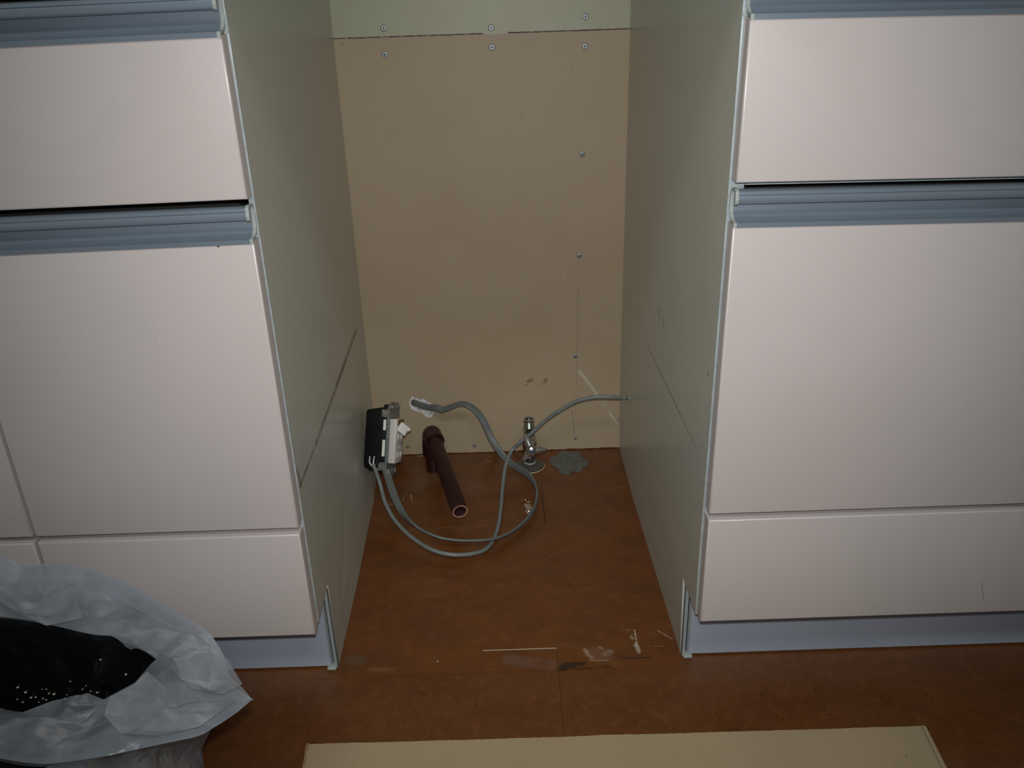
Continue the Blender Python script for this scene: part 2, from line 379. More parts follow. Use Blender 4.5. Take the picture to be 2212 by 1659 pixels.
def extrude_x(poly_yz, x0, x1, nx=1, bm=None):
    bm = bm or bmesh.new(); rows = []
    for k in range(nx+1):
        x = x0+(x1-x0)*k/nx; rows.append([bm.verts.new((x, y, z)) for y, z in poly_yz])
    n = len(poly_yz)
    for r0, r1 in zip(rows, rows[1:]):
        for i in range(n): bm.faces.new((r0[i], r0[(i+1) % n], r1[(i+1) % n], r1[i]))
    for r in (rows[0], rows[-1]):
        tri = tessellate_polygon([[v.co for v in r]])
        for t in tri: bm.faces.new([r[i] for i in t])
    return bm
def prism(outline, z0, z1, holes=(), bm=None, frame=None):
    """extrude 2-D outline (with holes) between z0 and z1"""
    bm = bm or bmesh.new(); loops = [outline]+list(holes)
    for z in (z0, z1): pass
    V = []
    for z in (z0, z1): V.append([[bm.verts.new((x, y, z)) for x, y in lp] for lp in loops])
    for side in V:
        flat = [v for lp in side for v in lp]
        for t in tessellate_polygon([[v.co for v in lp] for lp in side]):
            try: bm.faces.new([flat[i] for i in t])
            except ValueError: pass
    for lp0, lp1 in zip(V[0], V[1]):
        n = len(lp0)
        for i in range(n): bm.faces.new((lp0[i], lp0[(i+1) % n], lp1[(i+1) % n], lp1[i]))
    if frame:
        for v in bm.verts: v.co = frame(v.co)
    return bm
def sag(v):     # the fronts drop a little away from the opening
    k = min(1, max(0, (v.z-.3)/.3))
    return v - Vector((0, 0, 0.0115*k*max(0, abs(v.x)-.225)))
def warpL(v): return sag(v + Vector((0.0022-(0.8124-v.z)*0.0045, 0, 0)))
def warpR(v): return sag(v + Vector((0.0031*(v.z-0.8), 0, 0)))

# ------------------------------------------------------------------ floor
floor = link('floor', box(-1.4, 1.4, -1.6, 0.66, -0.03, -0.0022), M['dark']); floor['kind'] = 'structure'
G = 0.0002
def tile(x0, x1, y0, y1, mat, top=0.0, name='floor_tile', label=None):
    o = link(name, box(x0+G, x1-G, y0+G, y1-G, -0.003, top), mat, floor, label=label); return o
XS = 0.062
tile(-.27, .25, .087, .388, M['floor_in'])
for x0, x1 in ((-.27, XS), (XS, .25)): tile(x0, x1, .388, .6360, M['floor_in'])
tile(-.27, XS, .0445, .087, M['floor_in'], 0.0003, 'floor_strip'); tile(XS, .25, .0445, .087, M['floor_in'], 0.0003, 'floor_strip')
for s_, xe, xn in ((-1, -.85, -.246), (1, .97, .236)):
    g = G*s_; pts = [(XS+g, -.56+G), (xe-g, -.56+G), (xe-g, .0640-G), (xn, .0640-G), (xn, .0445-G), (XS+g, .0445-G)]
    link('floor_tile', prism(pts, -.003, 0), M['floor_out'], floor)
for x0, x1 in ((-1.4, -.85), (.97, 1.4)): tile(x0, x1, -.56, .0640, M['floor_out'])
for x0, x1 in ((-1.4, -.27), (.25, 1.4)): tile(x0, x1, .0640, .6360, M['floor_out'])
for x0, x1 in ((-1.4, -.4), (-.4, .5), (.5, 1.4)): tile(x0, x1, -1.6, -.56, M['floor_out'])
a, b = at(1043, 1403.5, 2, 0.001), at(1202, 1399, 2, 0.001)
link('sealant_line', box(a.x, b.x, .0864, .0872, -.001, .0008), M['caulk'], floor, label='thin pale line of sealant along the tile joint')
# grey filled hole
c = at(1230, 1001, 2, 0.0); ol = []
pts = [(1188, 1003), (1189, 991), (1204, 985), (1212, 976), (1235, 977), (1256, 980), (1258, 990), (1272, 997), (1270, 1006), (1259, 1010), (1256, 1019), (1239, 1019), (1228, 1026), (1210, 1023), (1205, 1014)]
ol = [tuple(p.xy) for p in spline([at(*q, 2, 0) for q in pts]+[at(*pts[0], 2, 0)], 4)[:-1]]
link('filler_patch', prism(ol, -0.001, 0.0018), M['putty'], floor, label='ragged grey putty patch over an old pipe hole')

# ------------------------------------------------------------------ back wall
wall = link('wall_back', box(-1.3, 1.3, D+.0085, D+.05, -.02, 1.3), M['dark']); wall['kind'] = 'structure'
hole = [(886, 864), (893, 858), (903, 861), (914, 862), (922, 866), (931, 872), (936, 880), (937, 890), (932, 898), (923, 900), (916, 895), (911, 890), (903, 889), (893, 884), (886, 875)]
hp = [at(*q, 1, D) for q in hole]
hp = spline(hp+[hp[0]], 3)[:-1]
hp = [(p.x+random.uniform(-.0006, .0006), p.z+random.uniform(-.0006, .0006)) for p in hp]
ZL = 0.7486
fr = lambda v: Vector((v.x, v.z, v.y))
def ragged(z, amp, x0=-.262, x1=.235, n=90):
    return [(x0+(x1-x0)*i/n, z+random.uniform(-amp, amp)) for i in range(n+1)]
low = ragged(0.0018, .0007)+list(reversed(ragged(ZL, .0003)))
lb = link('lower_board', prism(low, D, D+.009, [list(reversed(hp))], frame=fr), M['tan'], wall, label='tan lower backing board with a knocked-out cable hole')
upb = [(-.262, ZL+.0020)]+list(reversed([(x, z) for x, z in ragged(ZL+.0022, .0002)]))[::-1]+[(.235, 1.2), (-.262, 1.2)]
upb = ragged(ZL+.0020, .0003)+[(.235, 1.2), (-.262, 1.2)]
link('upper_board', prism(upb, D, D+.009, frame=fr), M['green'], wall, label='grey-green upper backing board')
link('joint_adhesive', box(-.262, .235, D+.0005, D+.0085, ZL-.0006, ZL+.0026), M['adhesive'], wall, label='dark smeared adhesive in the board joint')
# smear over the joint under the middle screw
a = at(1068, 71, 1, D); bm = prism([(a.x-.021, a.z-.0012), (a.x-.012, a.z+.0015), (a.x, a.z+.004), (a.x+.010, a.z+.0015), (a.x+.022, a.z+.0005), (a.x+.020, a.z-.0015), (a.x, a.z-.002)], D-.0005, D+.0003, frame=fr)
link('adhesive_smear', bm, M['green'], wall)
pb = bmesh.new(); bmesh.ops.create_grid(pb, x_segments=30, y_segments=20, size=1)
hx = [p[0] for p in hp]; hz = [p[1] for p in hp]
for v in pb.verts:
    x = (min(hx)+max(hx))/2+v.co.x*.036; z = (min(hz)+max(hz))/2+v.co.y*.028
    v.co = Vector((x, D+.0010+.0014*noise.noise(Vector((x*220, z*220, 0))), z))
link('plaster', pb, M['plaster'], wall, label='white crumbling plaster inside the hole')
rb = bmesh.new(); n = len(hp); ring = []
for k, (s_, y_) in enumerate(((1.0, D-.0002), (1.03, D-.0005))):
    cx, cz = sum(hx)/n, sum(hz)/n
    ring.append([rb.verts.new((cx+(x-cx)*(s_+(random.uniform(0, .06) if k else 0)), y_, cz+(z-cz)*(s_+(random.uniform(0, .06) if k else 0)))) for x, z in hp])
for i in range(n): rb.faces.new((ring[0][i], ring[0][(i+1) % n], ring[1][(i+1) % n], ring[1][i]))
link('chipped_rim', rb, M['plaster'], wall, label='chipped white paper edge round the hole')

def screw_mesh(r):
    bm = lathe([(r*1.18, 0.0004), (r*1.1, -0.0002), (r, -0.0008), (r*.75, -0.0011), (0, -0.0011)], n=20)
    cr = bmesh.new(); a, l = r*.13, r*.58
    box(-l, l, -a, a, -0.00145, -0.0010, bm=cr); box(-a, a, -l, l, -0.0015, -0.00101, bm=cr)
    out = []
    for b in (bm, cr):
        for v in b.verts: v.co = Vector((v.co.x, v.co.z, v.co.y))
        bmesh.ops.recalc_face_normals(b, faces=b.faces)
        me = bpy.data.meshes.new('screw'); b.to_mesh(me); b.free(); out.append(me)
    out[0].materials.append(M['screw']); out[1].materials.append(M['recess']); return out
SM = screw_mesh(0.0046)
def screw(px, py, s=1.0):
    p = at(px, py, 1, D); ang = random.uniform(0, 1.5)
    o = bpy.data.objects.new('screw', SM[0]); COL.objects.link(o); o.parent = wall; o.location = p-Vector((0, .0001, 0)); o.scale = (s, 1, s); o.rotation_euler = (0, ang, 0)
    c_ = bpy.data.objects.new('cross_recess', SM[1]); COL.objects.link(c_); c_.parent = o
for q, s in (((829, 61), 1), ((1061, 60), 1), ((1265, 36), 1), ((831, 118), 1), ((1063, 102), 1.03), ((1264, 100), 1), ((1258, 334), .95), ((1251, 553), .92),
             ((1243, 770), .8), ((1243, 947), .6), ((1025, 963), .75), ((881, 965), .7), ((740, 96), .4)): screw(*q, s)

# ------------------------------------------------------------------ cabinets
YD = -0.02
Z_TOE = 0.1290
def side_panel(sign, parent, mat, ztoe):
    """board beside the opening, its inner face following the measured line, with a toe notch"""
    bm = bmesh.new()
    ys = [0, .012, .03, .070, .12, .25, .36, .475, .56, D-.0006]
    zs = [0.0004, .02, .05, ztoe, .2, .35, .5, .65, .838]
    def xin(y, z):
        if sign < 0:
            b = -.2255-.0235*y/D; low_ = (-.2285 if y < .01 else -.2290-.0055*min(1, y/.25)*.4-.0055*max(0, (y-.25)/.225 if y < .475 else 1)-.0115*max(0, (y-.475)/.1567))
            k = min(1, z/.15); x = low_*(1-k)+b*k
            return warpL(Vector((x, y, z))).x if z > .15 else x + (warpL(Vector((0, 0, .15))).x)*k
        b = .2263-.0088*y/D
        low_ = .2283-.0115*y/D*1.25 if y < .5 else .2283-.0115*y/D*1.25+.0035*(y-.5)/.13
        k = min(1, z/.15); x = low_*(1-k)+b*k
        return x+(0.0031*(z-.8))*k
    T = 0.015*sign if sign > 0 else -0.006
    grid = {}
    for j, y in enumerate(ys):
        for i, z in enumerate(zs):
            if y < .069 and z < ztoe-.001: continue
            grid[(j, i)] = (bm.verts.new((xin(y, z), y, z)), bm.verts.new((xin(y, z)+T, y, z)))
    jt = [j for j, y in enumerate(ys) if y >= .069][0]; it = zs.index(ztoe)
    for j in range(len(ys)-1):
        for i in range(len(zs)-1):
            k = [(j, i), (j+1, i), (j+1, i+1), (j, i+1)]
            if all(q in grid for q in k):
                for s in (0, 1): bm.faces.new([grid[q][s] for q in k])
    # edges: front, toe, back
    def strip(path):
        for a, b in zip(path, path[1:]): bm.faces.new((grid[a][0], grid[b][0], grid[b][1], grid[a][1]))
    strip([(len(ys)-1, i) for i in range(len(zs))]); strip([(jt, i) for i in range(0, it+1)])
    strip([(j, it) for j in range(0, jt+1)]); strip([(0, i) for i in range(it, len(zs))]); strip([(j, len(zs)-1) for j in range(len(ys))])
    strip([(j, 0) for j in range(jt, len(ys))])
    o = link('side_panel', bm, mat, parent)
    # edge band down the panel's front edge (two thin ribs with a groove)
    band = bmesh.new()
    x0 = xin(0, .5); 
    for (a_, b_, yy) in ((0.0, .0016, -.0010), (.0016, .0028, -.0004), (.0028, .0040, -.0010), (.0040, .0148 if sign > 0 else .0058, -.0006)):
        for za, zb in ((ztoe, .35), (.35, .6), (.6, .838)):
            b2 = box(0, 1, yy, .0002, za, zb)
            for v in b2.verts:
                z = v.co.z; xx = xin(0, z)+sign*(a_ if v.co.x < .5 else b_); v.co.x = xx
            merge(band, b2)
    link('edge_band', band, M['edge'], parent)
    return xin

C_PROF = [(-.0212, .0000), (-.0212, .0046), (-.0198, .0050), (-.0150, .0052), (-.0110, .0061), (-.0075, .0082), (-.0048, .0112), (-.0034, .0150), (-.0030, .0200),
          (-.0030, .0285), (-.0042, .0315), (-.0070, .0330), (-.0165, .0336), (-.0177, .0330), (-.0180, .0309), (-.0166, .0300), (-.0180, .0290), (-.0188, .0262), (-.0182, .0240), (-.0166, .0230)]
C_IN = [(-.0150, .0247), (-.0163, .0262), (-.0168, .0285), (-.0160, .0305), (-.0156, .0330), (-.0070, .0338), (-.0054, .0330), (-.0044, .0305), (-.0044, .0200)]
C_BACK = [(-.0018, .0200), (-.0018, .0355), (-.0060, .0366), (-.0172, .0370)]
def c_section(t=0.0013):
    """outline of the C shaped pull: visible front path, then back along an offset"""
    P = [Vector(p) for p in C_PROF]; off = []
    for i, p in enumerate(P):
        a = P[max(i-1, 0)]; b = P[min(i+1, len(P)-1)]; d = (b-a).normalized(); nrm = Vector((d.y, -d.x))   # away from the hollow
        off.append(p+nrm*t)
    return [tuple(p) for p in P]+[tuple(p) for p in reversed(off)]
SEC = c_section(); SEC_CAP = c_section(0.0024)
def handle(parent, z0, x0, x1, warp, cap_left, cap_right):
    sec = [(y, z0+z) for y, z in SEC]
    a, b = x0+(.003 if cap_left else 0), x1-(.003 if cap_right else 0)
    h = link('handle_rail', extrude_x(sec, a, b, 12), M['rail'], parent, True, warp)
    for flag, e0, e1 in ((cap_left, x0, x0+.0032), (cap_right, x1-.0032, x1)):
        if flag:
            sc_ = [(y-.0003, z0+z) for y, z in SEC_CAP]
            link('end_cap', extrude_x(sc_, e0, e1), M['cap'], h, False, warp, 'pale plastic end cap')
    return h
def front(parent, x0, x1, z0, z1, warp):
    bm = box(x0, x1, YD, -.0012, z0, z1)
    es = [e for e in bm.edges if all(abs(v.co.y-YD) < 1e-5 for v in e.verts)]
    bmesh.ops.bevel(bm, geom=es, offset=.0022, segments=3, profile=.5, affect='EDGES')
    ed = [e for e in bm.edges if abs(e.verts[0].co.x-e.verts[1].co.x) > .1]
    return link('drawer_front', bm, M['door'], parent, True, warp)
ZB = [(.1290, .2715), (.2795, .6040), (.6438, .7855)]
def cabinet(loc, label, x0, x1, warp, cl, cr, sign=None, mat=None, ztoe=Z_TOE):
    r = empty('drawer_cabinet', loc, label, 'cabinet')
    for a, b in ZB: front(r, x0, x1, a, b, warp)
    handle(r, .6020, x0, x1, warp, cl, cr); handle(r, .7835, x0, x1, warp, cl, cr)
    xa, xb = (x0-.001, x1+.001)
    if sign:
        side_panel(sign, r, mat, ztoe)
        if sign < 0: xb = -.256
        else: xa = .2435
    # carcass behind the fronts
    for za, zb in ((ztoe, ztoe+.015), (.266, .279), (.6415 if warp is warpL else .6380, .652)):
        link('carcass_rail', box(.2418 if sign == 1 else xa, -.2330 if sign == -1 else xb, 0, .05, za, zb), M['edge'], r, False, warp)
    link('carcass_back', box(xa, xb, .05, D-.001, ztoe, .815), M['dark'], r, False, warp)  # cavity shade behind the handles is put into this near-black colour
    return r
cabinet((-.375, .3, 0), 'pinkish grey drawer cabinet forming the left side of the empty gap', -.5180, -.2268, warpL, False, True, -1, M['panel_left'], .1330)
cabinet((-.70, .3, 0), 'pinkish grey drawer cabinet at the far left edge, half hidden by the bag', -.9200, -.5217, warpL, False, False)
cabinet((.56, .3, 0), 'pinkish grey drawer cabinet forming the right side of the empty gap', .2284, .8300, warpR, True, False, 1, M['panel_right'], .1250)

# toe boards with seal strips and feet
def toe(sign, label, xe, x_far):
    r = empty('kick_board', ((xe+x_far)/2, .07, 0), label, 'kickboard')
    x0, x1 = sorted((xe, x_far))
    link('board', box(x0, x1, .0650, .0770, .0028, .1280, .0004, 1), M['plinth'], r)
    # ribbed seal between board end and side panel
    bm = bmesh.new(); s = -sign
    for a_, b_, yy in ((.0006, .0020, .0636), (.0020, .0028, .0668), (.0056, .0092, .0632)):
        xa, xb = sorted((xe+s*a_, xe+s*b_)); box(xa, xb, yy, .0695, .001, .1275, bm=bm)
    xa, xb = sorted((xe-s*.0004, xe+s*.0100)); link('seal_groove', box(xa, xb, .0676, .0694, .001, .127), M['groove'], r, label='dark groove of the seal')
    link('seal_strip', bm, M['seal'], r, label='ribbed grey vinyl seal at the board end')
    bm = bmesh.new(); xa, xb = sorted((xe-s*.004, xe+s*.0085))
    box(xa, xb, .0575, .070, .0003, .006, .0025, 3, bm=bm)
    link('seal_foot', bm, M['cap'], r, True, label='pale plastic foot of the seal')
toe(-1, 'grey-blue kickboard under the left cabinets, partly behind the bag', -.2395, -1.0)
toe(1, 'grey-blue kickboard under the right cabinet, fully in view', .2370, .95)

ct = tag(link('countertop', box(-1.0, .95, -.045, .64, .842, .872, .003, 2), M['counter']), 'pale worktop spanning both cabinets above the gap', 'worktop')

# ------------------------------------------------------------------ wall outlet hanging on the left panel
O0 = Vector((-.2425, .4415, .0863)); al = math.radians(-13); be = math.radians(25)
U = Vector((math.cos(al), math.sin(al), 0)); Wd = Vector((0, math.sin(be), math.cos(be)))
Wd = (Wd-U*Wd.dot(U)).normalized(); Vd = Wd.cross(U)
FR = lambda v: O0+U*v.x+Vd*v.y+Wd*v.z
outlet = empty('socket_outlet', tuple(O0+U*.02), 'unmounted double power socket in a black box leaning on the left panel', 'outlet')
# black box, wider toward its mouth, with lugs
bm = box(0, .038, 0, .046, 0, .098)
for v in bm.verts:
    if v.co.x > .02: v.co.z = -.0055 if v.co.z < .05 else .1060; v.co.y += -.002 if v.co.y < .02 else .002
bmesh.ops.bevel(bm, geom=list(bm.edges), offset=.0035, segments=3, profile=.5, affect='EDGES')
for z in (.024, .062, .088): box(-.0012, .012, .006, .018, z, z+.008, .001, 1, bm)
box(.004, .030, -.0025, .004, .030, .034, .001, 1, bm); box(.004, .030, -.0025, .004, .066, .070, .001, 1, bm)
box(.006, .020, .010, .034, -.006, .004, .001, 1, bm); box(.026, .036, .014, .036, .098, .108, .001, 1, bm)
for v in bm.verts: v.co = FR(v.co)
link('back_box', bm, M['blackbox'], outlet, True)
# metal mounting strap: perforated plate
pl_ = prism([(-.003, -.012), (.008, -.015), (.020, -.012), (.030, -.016), (.044, -.013), (.049, -.004), (.046, .0), (.050, .02), (.050, .085), (.047, .104), (.040, .112), (.028, .110), (.018, .114), (.004, .112), (-.003, .106)],
            .0405, .0425, [[(.006, .100), (.006, .104), (.020, .104), (.020, .100)], [(.010, .012), (.010, .086), (.038, .086), (.038, .012)], [(.008, -.004), (.018, -.004), (.018, -.008), (.008, -.008)], [(.028, -.003), (.038, -.003), (.038, -.009), (.028, -.009)]])
for v in pl_.verts: v.co = FR(Vector((v.co.z, v.co.x, v.co.y)))
strap = link('mounting_strap', pl_, M['zinc'], outlet, label='dull perforated steel mounting strap')
for z0, z1 in ((.100, .110), (-.010, .002)):
    for y0, y1 in ((.004, .012), (.018, .026), (.034, .040)):
        b = box(.0425, .0465, y0, y1, z0+.002, z1-.002, .0008, 1)
        for v in b.verts: v.co = FR(v.co)
        link('tab', b, M['zinc'], strap)
for (u0, u1, z0, z1) in ((.030, .041, .088, .101), (.028, .041, -.002, .012)):
    b = box(u0, u1, -.0052, -.0032, z0, z1, .0006, 1)
    for v in b.verts: v.co = FR(v.co)
    link('clip', b, M['clip'], outlet, label='bright bent steel clip')
b = box(.0390, .0412, -.0045, -.002, .000, .104, .0004, 1)
for v in b.verts: v.co = FR(v.co)
link('frame_edge', b, M['teal'], outlet)
# white socket body
b = box(.0425, .0545, .0035, .0400, .0105, .0855, .0012, 2)
for v in b.verts: v.co = FR(v.co)
body = link('socket_body', b, M['white'], outlet, True)
for z0, z1 in ((.066, .084), (.022, .050)):
    b = box(.0335, .0385, -.0046, -.001, z0, z1, .0006, 1)
    for v in b.verts: v.co = FR(v.co)
    link('body_lug', b, M['slot'], outlet, label='pale plastic lug showing behind the strap')
# raised socket faces with slots
def on_face(x0, x1, y0, y1, z0, z1, mat, name, par, bev=.0003):
    b = box(x0, x1, y0, y1, z0, z1, bev, 1)
    for v in b.verts: v.co = FR(v.co)
    return link(name, b, mat, par)
for zc in (.028, .058):
    on_face(.0543, .0549, .007, .037, zc-.0115, zc+.0115, M['white'], 'socket_face', body)
    for yc in (.012, .0165, .0275, .032):
        on_face(.0547, .0555, yc-.0012, yc+.0012, zc-.007, zc+(.002 if yc < .02 else .001), M['slot'], 'socket_slot', body)
    on_face(.0547, .0556, .0190, .0225, zc+.0065, zc+.010, M['slot'], 'earth_slot', body)
# open earth terminal cover
b = box(0, .0190, 0, .0012, 0, .0160, .0004, 1); box(0, .0012, -.003, 0, .002, .0160, bm=b); box(.0178, .0190, -.003, 0, .004, .0160, bm=b); box(.0178, .0215, -.001, .0012, .0105, .0160, bm=b)
e1 = Vector((.0165, -.008, -.0085)).normalized(); e3 = Vector((.006, .003, .0155)).normalized(); e3 = (e3-e1*e3.dot(e1)).normalized(); e2 = e3.cross(e1)
for v in b.verts: v.co = FR(Vector((.0530, .012, .0665))+e1*v.co.x+e2*v.co.y+e3*v.co.z)
link('terminal_cover', b, M['slot'], body, label='small white terminal cover flipped open')
on_face(.0540, .0552, .010, .036, .0700, .0840, M['copper'], 'terminal_contact', body)

# ------------------------------------------------------------------ cables
def A(px, py, ax, v): return at(px, py, ax, v)
rp = [A(806, 1003, 1, .432), A(811, 1015, 1, .430), A(821, 1045, 1, .425), A(832, 1085, 2, .042), A(852, 1122, 2, .030), A(885, 1157, 2, .022), A(930, 1186, 2, .018), A(975, 1198, 2, .014), A(1020, 1196, 2, .009),
      A(1052, 1184, 2, .0045), A(1072, 1152, 2, .0045), A(1081, 1105, 2, .008), A(1086, 1050, 2, .016), A(1092, 1008, 2, .032), A(1105, 974, 1, .552), A(1125, 954, 1, .552), A(1145, 938, 1, .553),
      A(1175, 911, 1, .551), A(1210, 886, 1, .542), A(1248, 866, 1, .538), A(1285, 858, 1, .534), A(1320, 858, 1, .531), A(1358, 859.5, 0, .2175), A(1380, 861, 0, .2240)]
cable = empty('round_cable', tuple(rp[7].xy)+(0,), 'light grey round cable from the right panel looping over the floor to the socket', 'cable')
link('sheath', sweep(spline(rp, 8), circ(.0033, 16)), M['cable'], cable, True)
for dx, mt in ((-.003, 'core'), (.0006, 'core'), (.004, 'core_dark')):
    p0 = rp[0]+Vector((dx*.5, 0, 0)); pts = [rp[1]+Vector((0, 0, .002)), p0+Vector((dx, -.001, .002)), p0+Vector((dx*1.4, .003, .006)), p0+Vector((dx*1.6, .012, .008))]
    link('wire_core', sweep(spline(pts, 5), circ(.0013, 8)), M[mt], cable, True, label='stripped wire end')
link('entry_collar', lathe([(.0030, 0), (.0052, .0002), (.0052, .0012), (.0030, .0013)], A(1359, 859.5, 0, .2172), (-1, 0, 0), 16, closed=True), M['cap'], cable)

fp = [(A(887, 868, 1, D+.006), (0, .0, 1)), (A(897, 871, 1, D-.004), (0, .1, 1)), (A(912, 876, 1, .622), (0, .1, 1)), (A(928, 880, 1, .615), (.1, .1, 1)), (A(944, 881, 1, .607), (0, .5, 1)), (A(955, 885, 1, .601), (0, .9, .6)),
      (A(972, 880, 1, .594), (0, 1, .4)), (A(998, 872, 1, .585), (.1, 1, .3)), (A(1022, 882, 1, .577), (.3, .9, .5)), (A(1043, 907, 1, .570), (.7, .5, .5)), (A(1058, 940, 1, .562), (.95, .2, .3)), (A(1070, 962, 1, .555), (1, 0, .4)), (A(1090, 988, 1, .545), (.8, 0, .9)),
      (A(1113, 1007, 1, .528), (.4, .2, 1)), (A(1140, 1024, 2, .030), (.1, .2, 1)), (A(1156, 1048, 2, .021), (0, .1, 1)), (A(1160, 1075, 2, .015), (0, 0, 1)), (A(1151, 1105, 2, .010), (0, -.15, 1)), (A(1129, 1132, 2, .0085), (0, -.45, .9)),
      (A(1097, 1153, 2, .0115), (0, -.8, .62)), (A(1060, 1165, 2, .0165), (0, -.8, .62)), (A(1018, 1168, 2, .020), (0, -.8, .62)), (A(975, 1166, 2, .024), (0, -.8, .62)), (A(940, 1158, 2, .030), (0, -.8, .62)), (A(905, 1141, 2, .036), (.15, -.8, .55)),
      (A(878, 1118, 2, .044), (.5, -.7, .45)), (A(860, 1090, 2, .054), (.9, -.3, .5)), (A(847, 1058, 2, .066), (1, -.2, 0)), (A(838, 1030, 2, .078), (1, -.2, 0)), (A(834, 1016, 2, .086), (1, -.2, 0))]
path = spline([p for p, _ in fp], 8); wv = spline([Vector(q).normalized() for _, q in fp], 8)
flat = []
for i in range(24):
    t = 2*math.pi*i/24; flat.append((math.copysign(abs(math.cos(t))**.55, math.cos(t))*.0063, math.copysign(abs(math.sin(t))**.8, math.sin(t))*.0024))
fl = empty('flat_cable', (path[120].x, path[120].y, 0), 'dark grey flat cable coming out of the chipped wall hole and looping to the socket', 'cable')
link('sheath', sweep(path, flat, wv), M['cable_flat'], fl, True)

# ------------------------------------------------------------------ drain pipe
B0 = Vector((-.1375, .574, 0)); hE = .083
E0 = B0+Vector((0, 0, hE)); E1 = at(994, 1105, 2, .055)
dr = (E1-E0).normalized()
pipe = empty('drain_pipe', tuple(B0), 'dark maroon plastic drain pipe with an elbow, open end facing the room', 'pipe')
link('upright_pipe', lathe([(.0130, 0), (.0130, .045)], B0, n=28), M['pvc'], pipe, True)
bm = lathe([(.0133, .0335), (.0176, .0340), (.0180, .037), (.0178, .055), (.0170, .0620)], B0, n=28)
# elbow body: quarter bend
cen = E0+dr*.0; bend = []
for k in range(13):
    t = k/12*math.pi/2; r = .020
    bend.append(B0+Vector((0, 0, hE-.020+r*math.sin(t)))+dr*(r*(1-math.cos(t))))
sweep([B0+Vector((0, 0, hE-.024))]+bend+[E0+dr*.024], circ(.0168, 24), [dr.cross(Vector((0, 0, 1)))]*15, bm)
elb = link('elbow', bm, M['pvc'], pipe, True)
link('elbow_socket', lathe([(.0135, .0385), (.0174, .0385), (.0180, .0370), (.0180, .0345), (.0174, .0330), (.0170, .016)], E0, dr, 28), M['pvc'], pipe, True)
L_ = (E1-E0).length
link('long_pipe', lathe([(.0130, .030), (.0130, L_-.0006), (.0127, L_)], E0, dr, 32), M['pvc'], pipe, True)
link('cut_end', lathe([(.0127, L_), (.0129, L_+.0003), (.0104, L_+.0003), (.0100, L_-.001)], E0, dr, 32), M['pvc_cut'], pipe, True, label='lighter sawn edge of the pipe')
link('bore', lathe([(.0101, L_), (.0100, L_-.10), (0, L_-.1001)], E0, dr, 28), M['pvc_in'], pipe, True)

# ------------------------------------------------------------------ stop valve
V0 = Vector((.0427, .5740, 0))
val = empty('stop_valve', tuple(V0), 'chrome water stop valve with a three-lobed handle standing on the floor', 'valve')
link('gasket', lathe([(0, 0.0003), (.0272, .0003), (.0278, .0012), (.0272, .0020), (0, .0021)], V0, n=48), M['rimplastic'], val, True, label='cream rim under the flange')
link('flange', lathe([(.0268, .0018), (.0262, .0034), (.0215, .0052), (.0150, .0068), (.0112, .0082), (.0100, .0100)], V0, n=48), M['flange'], val, True)
link('tape_ring', lathe([(.0098, .0075), (.0106, .0082), (.0106, .0108), (.0098, .0112)], V0, n=32), M['ptfe'], val, True, label='white ring at the foot of the valve')
link('valve_body', lathe([(.0092, .0100), (.0092, .022), (.0100, .0235), (.0115, .026), (.0125, .032), (.0128, .040), (.0135, .048), (.0135, .056), (.0122, .062), (.0108, .068), (.0104, .078), (.0098, .0795), (.0092, .080)], V0, n=36), M['chrome'], val, True)
link('hex_collar', lathe([(.0092, .0778), (.0120, .0782), (.0122, .0800), (.0120, .0835), (.0102, .0842)], V0, n=6), M['chrome'], val)
th = [(.0094, .0835)]
for k in range(6): th += [(.0105, .0845+k*.0021), (.0097, .0855+k*.0021)]
th += [(.0100, .0985), (.0098, .0998), (.0074, .1000), (.0070, .099), (.0068, .070), (0, .0699)]
link('threaded_outlet', lathe(th, V0, n=32), M['chrome'], val, True, label='hollow threaded outlet on top')
HB = at(1148, 973, 1, .530)
ax = (CAM-HB).normalized(); ax = Vector((ax.x*.6, ax.y, ax.z*.85)).normalized()
st = Vector((V0.x, V0.y, HB.z))
link('stem', lathe([(.0100, .004), (.0104, .012), (.0088, .016), (.0070, .018), (.0060, .026), (.0060, .034)], st, (HB-st).normalized(), 24), M['chrome'], val, True)
hx_ = Vector((0, 0, 1)).cross(ax).normalized(); hy_ = ax.cross(hx_)
bm = bmesh.new(); NA = 72; rings = []
lob = [(math.radians(110), .0345), (math.radians(2), .0300), (math.radians(228), .0265)]
def rad(t, s):
    r = .0090
    for a_, l_ in lob:
        d = abs((t-a_+math.pi) % (2*math.pi)-math.pi)
        r = max(r, .0080+(l_-.0080)*math.exp(-(d/.40)**1.25))
    return r*s
for s, h in ((.92, -.0035), (1.0, -.0015), (.98, .0005), (.85, .0022), (.45, .0042), (.20, .0062)):
    rings.append([bm.verts.new(HB+hx_*rad(2*math.pi*i/NA, s)*math.cos(2*math.pi*i/NA)+hy_*rad(2*math.pi*i/NA, s)*math.sin(2*math.pi*i/NA)+ax*(h-.10*max(0, rad(2*math.pi*i/NA, s)-.010)*1.2)) for i in range(NA)])
for r0, r1 in zip(rings, rings[1:]):
    for i in range(NA): bm.faces.new((r0[i], r0[(i+1) % NA], r1[(i+1) % NA], r1[i]))
bm.faces.new(rings[0]); bm.faces.new(rings[-1])
hd = link('handle', bm, M['satin'], val, True, label='chrome handle with three pointed lobes')
link('handle_button', lathe([(.0082, .0030), (.0092, .0050), (.0090, .0066), (.0074, .0076), (.0062, .0070), (.0056, .0062), (0, .0068)], HB, ax, 28), M['chrome'], hd, True)

